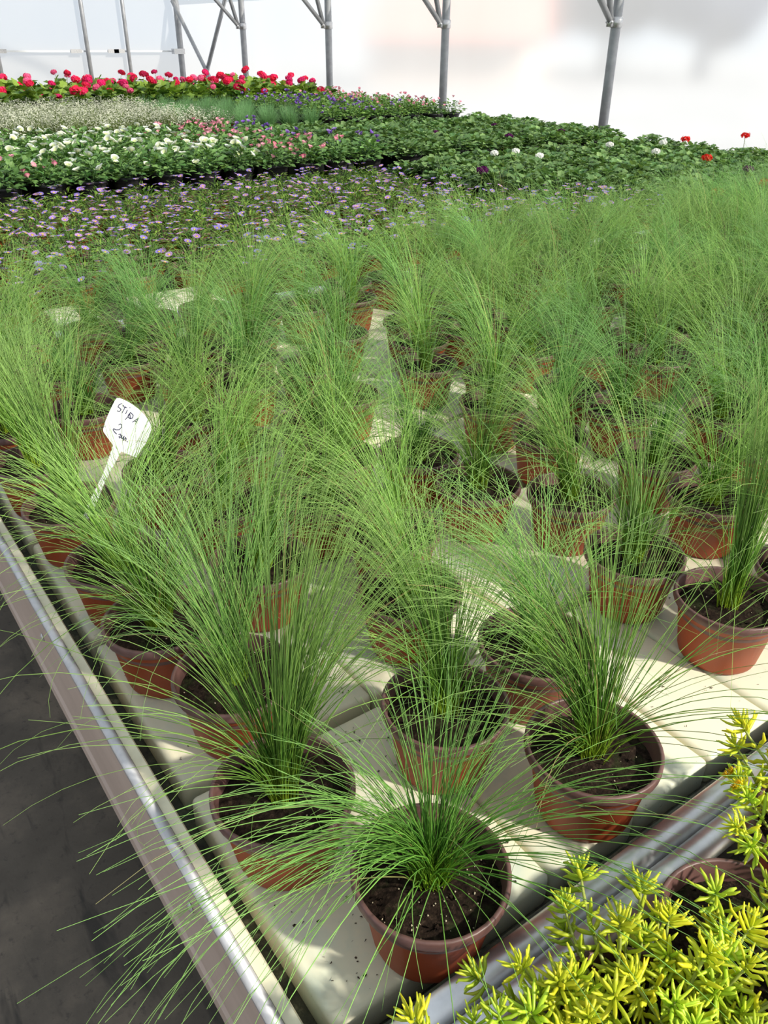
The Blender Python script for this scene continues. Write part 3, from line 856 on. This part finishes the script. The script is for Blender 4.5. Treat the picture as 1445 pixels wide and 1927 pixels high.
def clump(seed, n_, Rr, H, ll, W, shape, c0, c1, z0=0.10, stems=True, flat=0.5):
    """dome of leaves over the pot"""
    g = random.Random(seed); mb = MB()
    for k in range(n_):
        a = g.uniform(0, 6.283); e = math.acos(g.uniform(0.0, 1.0))
        rr = g.uniform(0.55, 1.0) if g.random() < 0.8 else g.uniform(0.1, 0.6)
        wob = 1 + 0.25 * math.sin(3 * a + seed) * math.sin(e)
        p = Vector((math.cos(a) * math.sin(e) * Rr * rr * wob, math.sin(a) * math.sin(e) * Rr * rr * wob, z0 + H * math.cos(e) * rr))
        out = Vector((math.cos(a) * math.sin(e), math.sin(a) * math.sin(e), 0.25 + 0.5 * math.cos(e))).normalized()
        d = (out * (1 - flat) + Vector((math.cos(a + g.uniform(-1.5, 1.5)), math.sin(a + g.uniform(-1.5, 1.5)), g.uniform(-0.4, 0.5))) * flat).normalized()
        up = (Vector((0, 0, 1)) + out * 0.5 + Vector((g.uniform(-.4, .4), g.uniform(-.4, .4), 0))).normalized()
        if abs(d.dot(up)) > 0.95: up = Vector((0.3, 0.9, 0.2))
        t_ = g.random(); b_ = g.uniform(0.75, 1.2)
        c = tuple((x * (1 - t_) + y * t_) * b_ for x, y in zip(c0, c1))
        s = g.uniform(0.65, 1.15)
        leaf_poly(mb, p, d, up, ll * s, W * s, c, shape)
    if stems:
        for k in range(14):
            a = g.uniform(0, 6.283); r = Rr * g.uniform(0.2, 0.7)
            mb.tube([(0.02 * math.cos(a), 0.02 * math.sin(a), 0.09), (r * math.cos(a), r * math.sin(a), z0 + H * g.uniform(0.3, 0.8))], 0.0018, 4, tuple(x * 0.8 for x in c0))
    return mb.mesh('foliage', M['leaf'], False)


def disc_flower(npet, r0, r1, w_, c, cc, cup=0.2):
    mb = MB()
    for k in range(npet):
        a = 2 * math.pi * k / npet; C_, S_ = math.cos(a), math.sin(a)
        f_ = lambda u, v, z: (u * C_ - v * S_, u * S_ + v * C_, z)
        mb.add([f_(r0, 0, 0), f_((r0 + r1) * 0.6, w_, r1 * cup * 0.7), f_(r1, 0, r1 * cup), f_((r0 + r1) * 0.6, -w_, r1 * cup * 0.7)], [(0, 1, 2, 3)], c)
    mb.lathe([(r0 * 1.6, 0.0), (r0 * 1.3, r0 * 0.7), (0.0001, r0)], 7, cc)
    return mb.mesh('flower', M['petal'])


def petunia_flower(c, throat, r=0.022):
    mb = MB(); n_ = 10
    vs = [(0, 0, -0.006)]; cs = [throat]
    for i, (rr, z) in enumerate([(0.35, 0.004), (1.0, 0.012)]):
        for k in range(n_):
            a = 2 * math.pi * k / n_; q = rr * r * (1.0 if k % 2 == 0 or i == 0 else 0.86)
            vs.append((q * math.cos(a), q * math.sin(a), z + (0.003 if k % 2 and i else 0))); cs.append(throat if i == 0 else c)
    fs = [(0, 1 + k, 1 + (k + 1) % n_) for k in range(n_)] + [(1 + k, 1 + n_ + k, 1 + n_ + (k + 1) % n_, 1 + (k + 1) % n_) for k in range(n_)]
    mb.add(vs, fs, cols=cs)
    return mb.mesh('flower', M['petal'])


def head_flower(seed, r, c0, c1, nf=34):
    """round geranium head made of many five petalled florets on a stalk"""
    g = random.Random(seed); mb = MB()
    for k in range(nf):
        z = 1 - 1.5 * (k + 0.5) / nf; a = k * 2.4; q = math.sqrt(max(0, 1 - z * z))
        nn = Vector((q * math.cos(a), q * math.sin(a), z)); p = nn * r * g.uniform(0.85, 1.1); p.z *= g.uniform(0.4, 0.7)
        e1 = nn.orthogonal().normalized(); e2 = nn.cross(e1); t_ = g.random()
        c = tuple(x * (1 - t_) + y * t_ for x, y in zip(c0, c1)); fr = r * g.uniform(0.38, 0.5); o_ = g.uniform(0, 6)
        vs = [p]
        for j in range(10):
            b_ = o_ + j * 0.628; rr = fr * (1 if j % 2 == 0 else 0.6)
            vs.append(p + (e1 * math.cos(b_) + e2 * math.sin(b_)) * rr + nn * fr * 0.2)
        mb.add(vs, [(0, 1 + j, 1 + (j + 1) % 10) for j in range(10)], c)
    return mb.mesh('flower_head', M['petal'], False)


mb = MB(); mb.tube([(0, 0, -0.14), (0.004, 0.002, -0.07), (0, 0, 0)], 0.0022, 5, (0.28, 0.36, 0.10)); stalk_me = mb.mesh('flower_stalk', M['leaf'])
G1, G2 = (0.045, 0.135, 0.020), (0.13, 0.25, 0.035)
fol_daisy = [clump(200 + i, 260, 0.115, 0.075, 0.030, 0.018, 'narrow', (0.06, 0.16, 0.025), (0.21, 0.33, 0.04), 0.095) for i in range(4)]
fol_pet = [clump(210 + i, 190, 0.125, 0.11, 0.042, 0.030, 'oval', (0.065, 0.17, 0.045), (0.19, 0.33, 0.10), 0.11) for i in range(4)]
fol_ivy = [clump(220 + i, 250, 0.135, 0.085, 0.035, 0.033, 'lobed', (0.065, 0.155, 0.05), (0.20, 0.32, 0.11), 0.10) for i in range(5)]
fol_ger = [clump(230 + i, 150, 0.155, 0.20, 0.075, 0.070, 'lobed', (0.05, 0.13, 0.02), (0.22, 0.34, 0.05), 0.10) for i in range(4)]
fol_pur = [clump(240 + i, 190, 0.12, 0.11, 0.036, 0.022, 'oval', (0.07, 0.18, 0.04), (0.22, 0.36, 0.09), 0.11) for i in range(3)]


def airy(seed):
    """fine stems carrying many tiny white bracts"""
    g = random.Random(seed); mb = MB()
    for k in range(60):
        a = g.uniform(0, 6.283); tl = g.uniform(0, 0.75); L = g.uniform(0.15, 0.24)
        d = Vector((math.cos(a) * math.sin(tl), math.sin(a) * math.sin(tl), math.cos(tl)))
        e = d * L + Vector((0, 0, 0.08)); mb.tube([d * 0.02 + Vector((0, 0, 0.08)), e], 0.0011, 3, (0.13, 0.19, 0.05), cap=False)
        for j in range(7):
            p = Vector((0, 0, 0.08)) + d * L * g.uniform(0.3, 1); o_ = Vector((g.uniform(-1, 1), g.uniform(-1, 1), g.uniform(-.3, .8))).normalized()
            leaf_poly(mb, p, o_, Vector((g.uniform(-.3, .3), .2, 1)).normalized(), 0.019, 0.009, (0.14, 0.20, 0.05) if g.random() < 0.6 else (0.22, 0.28, 0.08), 'narrow')
    return mb.mesh('foliage', M['leaf'], False)


def bracts(seed):
    g = random.Random(seed); mb = MB()
    for k in range(260):
        a = g.uniform(0, 6.283); tl = g.uniform(0, 1.0); L = g.uniform(0.17, 0.26)
        p = Vector((math.cos(a) * math.sin(tl) * L, math.sin(a) * math.sin(tl) * L, math.cos(tl) * L + 0.08))
        for q in range(2):
            o_ = Vector((g.uniform(-1, 1), g.uniform(-1, 1), g.uniform(-.3, .6))).normalized()
            leaf_poly(mb, p, o_, Vector((0.1, .2, 1)).normalized(), 0.0095, 0.008, (0.74, 0.76, 0.62), 'oval')
    return mb.mesh('bracts', M['petal'], False)


fol_airy = [airy(250 + i) for i in range(3)]; fl_airy = [bracts(260 + i) for i in range(3)]
fine = [grass_mesh(300 + i, [(170, 90, 180, 10, 6, 0.165, 0.025, 18, 10), (90, 90, 180, 24, 8, 0.15, 0.02, 30, 12)], (0.6, 0.75, 1.1), 0.03, 5, 0.0012, None, ls=1.0, cf=1.0) for i in range(3)]
f_daisy = [disc_flower(13, 0.003, 0.0155, 0.0026, c, (0.75, 0.55, 0.06)) for c in ((0.40, 0.26, 0.78), (0.55, 0.30, 0.74), (0.33, 0.25, 0.76))]
f_white = [petunia_flower(c, (0.55, 0.62, 0.30), 0.024) for c in ((0.85, 0.87, 0.82), (0.78, 0.83, 0.88))]
f_pink = [petunia_flower(c, (0.80, 0.45, 0.45), 0.016) for c in ((0.76, 0.14, 0.30), (0.80, 0.32, 0.46))]
f_purple = [petunia_flower(c, (0.12, 0.04, 0.25), 0.018) for c in ((0.26, 0.14, 0.62), (0.40, 0.28, 0.70))]
f_dark = petunia_flower((0.07, 0.006, 0.10), (0.02, 0.0, 0.03), 0.022)
h_red = [head_flower(400 + i, [0.042, 0.036, 0.048, 0.038][i], c0, c1) for i, (c0, c1) in enumerate([((0.80, 0.02, 0.05), (0.72, 0.02, 0.12)), ((0.78, 0.03, 0.20), (0.70, 0.02, 0.14)), ((0.66, 0.012, 0.05), (0.80, 0.04, 0.16)), ((0.80, 0.10, 0.26), (0.84, 0.16, 0.32))])]
h_ivy = [head_flower(420, 0.03, (0.80, 0.02, 0.01), (0.68, 0.01, 0.01), 24), head_flower(421, 0.024, (0.86, 0.86, 0.82), (0.9, 0.9, 0.88), 22), head_flower(422, 0.028, (0.10, 0.006, 0.10), (0.07, 0.0, 0.06), 22)]
soil_b = soil_mesh(3, 0.0775)


def plant(name, x, y, fol, label, cat, group, g, flowers=(), brown=False, zf=0.0, s=1.0, extra=None, mk=None, zb=0.0003):
    t = empty(name, (x, y, BZ + zb), g.uniform(0, 6.283), s); tag(t, label, cat, group)
    p = obj('pot', pot_me if brown else bpot, t); obj('rim', rim_me if brown else brim, p)
    so = obj('soil', soil_b if not brown else soils[0], t, (0, 0, 0.085 if not brown else 0.08)); so['kind'] = 'stuff'
    f_ = obj('foliage', fol, t, (0, 0, 0 if mk is None else mk)); f_['kind'] = 'stuff'
    if extra is not None:
        e = obj('bracts', extra, t); e['kind'] = 'stuff'
    for (me, r, a, z, tl) in flowers:
        obj('flower', me, t, (r * math.cos(a), r * math.sin(a), z), (tl * math.cos(a + 1.57), tl * math.sin(a + 1.57), g.uniform(0, 6)))
    return t


def grid(xa, xb, ya, yb, sp, seed, jit=0.018):
    g = random.Random(seed); j = 0; y = ya
    while y <= yb + 1e-6:
        x = xa + (sp * 0.5 if j % 2 else 0)
        while x <= xb + 1e-6:
            X, Y_ = x + g.uniform(-jit, jit), y + g.uniform(-jit, jit)
            if seen(X, Y_, 0.0, 200): yield X, Y_, g
            x += sp
        y += sp * 0.9; j += 1


def scat(g, n_, me, Rr, H, z0, tmax=0.7):
    out = []
    for _ in range(n_):
        a = g.uniform(0, 6.283); e = math.acos(g.uniform(0.25, 1.0))
        out.append((me[g.randrange(len(me))], Rr * math.sin(e), a, z0 + H * math.cos(e), g.uniform(0, tmax)))
    return out


cnt = {}


def rw(y, a, b, front, mid, back):
    return front if y < a else back if y > b else mid


# bench two: lilac daisies left, ivy geraniums right
for x, y, g in grid(0.27, 3.62, 2.70, 4.46, 0.200, 1):
    if x > 3.0 and y > 3.35 - (x - 3.0) * 0.6: continue
    if 0.55 < x < 1.25 and y < 2.78: continue
    plant('potted_daisy', x, y, fol_daisy[g.randrange(4)], 'low pot of lilac daisies ' + rw(y, 2.95, 4.25, 'in the rows nearest the tall grasses', 'in the middle rows behind the grasses', 'in the last row against the black petunia pots'), 'potted daisy', 'lilac daisies, ' + rw(y, 2.95, 4.25, 'near rows', 'middle rows', 'last row'), g, scat(g, g.randrange(6, 12), f_daisy, 0.125, 0.085, 0.11, 0.5), brown=True, zb=-0.0445)
    cnt['daisy'] = cnt.get('daisy', 0) + 1
IVY = 'black pot of dark green ivy geranium on the right half of the benches'
ivy = []
for x, y, g in list(grid(2.75, 5.70, 2.62, 4.42, 0.215, 2)) + list(grid(3.35, 5.70, 4.68, 6.32, 0.215, 3)):
    if y < 4.5:
        if x < 3.02 + 0.16 or (x <= 3.70 and y < 3.45 - (x - 3.0) * 0.6 + 0.16): continue
    elif x < 3.5 and y < 5.4: continue
    ivy.append((x, y, plant('potted_ivy_geranium', x, y, fol_ivy[g.randrange(5)], 'dark green ivy geranium without flowers ' + rw(y, 4.5, 5.6, 'right behind the grasses and daisies', 'beside the petunias', 'near the pale plants in front of the film wall'), 'potted geranium', 'green ivy geraniums, ' + rw(y, 4.5, 5.6, 'near bench', 'middle', 'far'), g, s=g.uniform(0.92, 1.08), zb=-0.0445 if y < 4.5 else 0.0003)))
cnt['ivy'] = len(ivy)
# the few heads in bloom, at the pixels where they stand out of the foliage
heads = [(1290, 262, 0), (1403, 255, 0), (1330, 297, 0), (1350, 362, 0), (1440, 345, 0), (930, 288, 1), (971, 284, 1), (1015, 293, 1), (1147, 272, 1), (1234, 285, 1), (1248, 268, 1), (1408, 318, 2), (931, 236, 2), (958, 256, 2), (908, 320, 2), (818, 250, 2), (1057, 247, 2)]
for px, py, k in heads:
    p = on_z(px, py, BZ + 0.165)
    q = min(ivy, key=lambda i: (i[0] - p[0]) ** 2 + (i[1] - p[1]) ** 2)
    root = q[2]
    loc = Matrix.Translation(tuple(root.location)) @ Matrix.Rotation(root.rotation_euler.z, 4, 'Z') @ Matrix.Scale(root.scale[0], 4)
    l_ = loc.inverted() @ Vector(p)
    o = obj('flower_head', h_ivy[k], root, l_); obj('flower_stalk', stalk_me, o, (0, 0, -0.012))
    if 'bloom' not in root:
        root['bloom'] = 1; root['label'] = ['ivy geranium with a bright red flower head among green neighbours', 'ivy geranium with a white flower head among green neighbours', 'ivy geranium with a dark purple flower head among green neighbours'][k]; root['group'] = ['ivy geraniums with a red head', 'ivy geraniums with a white head', 'ivy geraniums with a purple head'][k]
for q in ivy:
    if 'bloom' in q[2]: del q[2]['bloom']
# bench three: petunias
for x, y, g in grid(0.30, 3.40, 4.70, 6.50, 0.225, 4):
    if x > 3.40 - 0.02 and y > 5.3: continue
    if x > 3.28 and y > 5.2: continue
    if x < 1.28 and y < 5.05 or (x > 2.5 - (y - 4.7) * 0.1 and x < 3.0):
        plant('potted_petunia', x, y, fol_pet[g.randrange(4)], 'black pot of petunia with small pink flowers', 'potted petunia', 'pink petunias', g, scat(g, g.randrange(4, 9), f_pink, 0.13, 0.12, 0.125, 0.9))
    elif x >= 3.0:
        plant('potted_petunia', x, y, fol_pet[g.randrange(4)], 'black pot of petunia with violet flowers beside the green geraniums', 'potted petunia', 'violet petunias', g, scat(g, g.randrange(2, 5), f_purple, 0.13, 0.12, 0.125, 0.9))
    else:
        plant('potted_petunia', x, y, fol_pet[g.randrange(4)], 'black pot of petunia with white flowers ' + rw(y, 4.85, 6.25, 'in the front row above the daisies', 'in the middle rows', 'in the last row below the airy white plants'), 'potted petunia', 'white petunias, ' + rw(y, 4.85, 6.25, 'front row', 'middle rows', 'last row'), g, scat(g, g.randrange(3, 8), f_white, 0.13, 0.12, 0.125, 0.9))
    cnt['pet'] = cnt.get('pet', 0) + 1
# bench four: airy white filler, fine grass, violet plants
for x, y, g in grid(0.9, 5.70, 6.76, 8.62, 0.225, 5):
    if x < 3.15:
        i = g.randrange(3); plant('potted_euphorbia', x, y, fol_airy[i], 'black pot of airy plant covered in tiny white bracts ' + rw(y, 6.9, 8.3, 'in the front row', 'in the middle rows', 'before the red geraniums'), 'potted euphorbia', 'airy white plants, ' + rw(y, 6.9, 8.3, 'front row', 'middle rows', 'last row'), g, extra=fl_airy[i], s=0.86)
    elif 4.05 < x < 4.22:
        continue
    elif x <= 4.05:
        plant('potted_fine_grass_plant', x, y, fine[g.randrange(3)], 'short fine feathery green grass between white plants and violet flowers', 'potted grass', 'fine grasses on the fourth bench', g, brown=True, mk=0.085)
    else:
        fl = scat(g, g.randrange(2, 6), f_purple if x < 5.0 else f_pink, 0.12, 0.12, 0.13, 0.9)
        plant('potted_petunia', x, y, fol_pur[g.randrange(3)], 'black pot of pale green plant with few violet or pink flowers at the bench end', 'potted petunia', 'pale plants at the end of the fourth bench', g, fl, zb=0.0506)
    cnt['b4'] = cnt.get('b4', 0) + 1
mb = MB(); mb.box((4.13, 6.665, BZ + 0.0002), (5.80, 8.73, BZ + 0.05)); mb.box((4.13, 6.66, BZ + 0.04), (5.80, 6.665, BZ + 0.056)); tag(obj('plant_tray', mb.mesh('plant_tray', M['blackpot'], False)), 'flat black tray under the pale potted plants at the bench end', 'tray')
# bench five: zonal geraniums
for x, y, g in grid(1.4, 5.66, 8.92, 10.6, 0.26, 6):
    t = plant('potted_geranium', x, y, fol_ger[g.randrange(4)], 'leafy geranium with red and pink flower heads on the farthest bench', 'potted geranium', 'red geraniums on the farthest bench', g, s=g.uniform(0.95, 1.15))
    nh = g.choice([0, 1, 1, 1, 2])
    if not nh: t['label'] = 'leafy green geranium without flower heads on the farthest bench'; t['group'] = 'geraniums without heads on the farthest bench'
    for k in range(nh):
        a = g.uniform(0, 6.283); r = g.uniform(0.02, 0.12); pick = g.randrange(4) if x > 3.0 else g.choice([0, 1, 3, 2])
        o = obj('flower_head', h_red[pick], t, (r * math.cos(a), r * math.sin(a), g.uniform(0.26, 0.40)), (g.uniform(-.5, .5), g.uniform(-.5, .5), g.uniform(0, 6)), g.uniform(0.7, 1.05)); obj('flower_stalk', stalk_me, o, (0, 0, -0.015))
    cnt['ger'] = cnt.get('ger', 0) + 1
print(cnt)
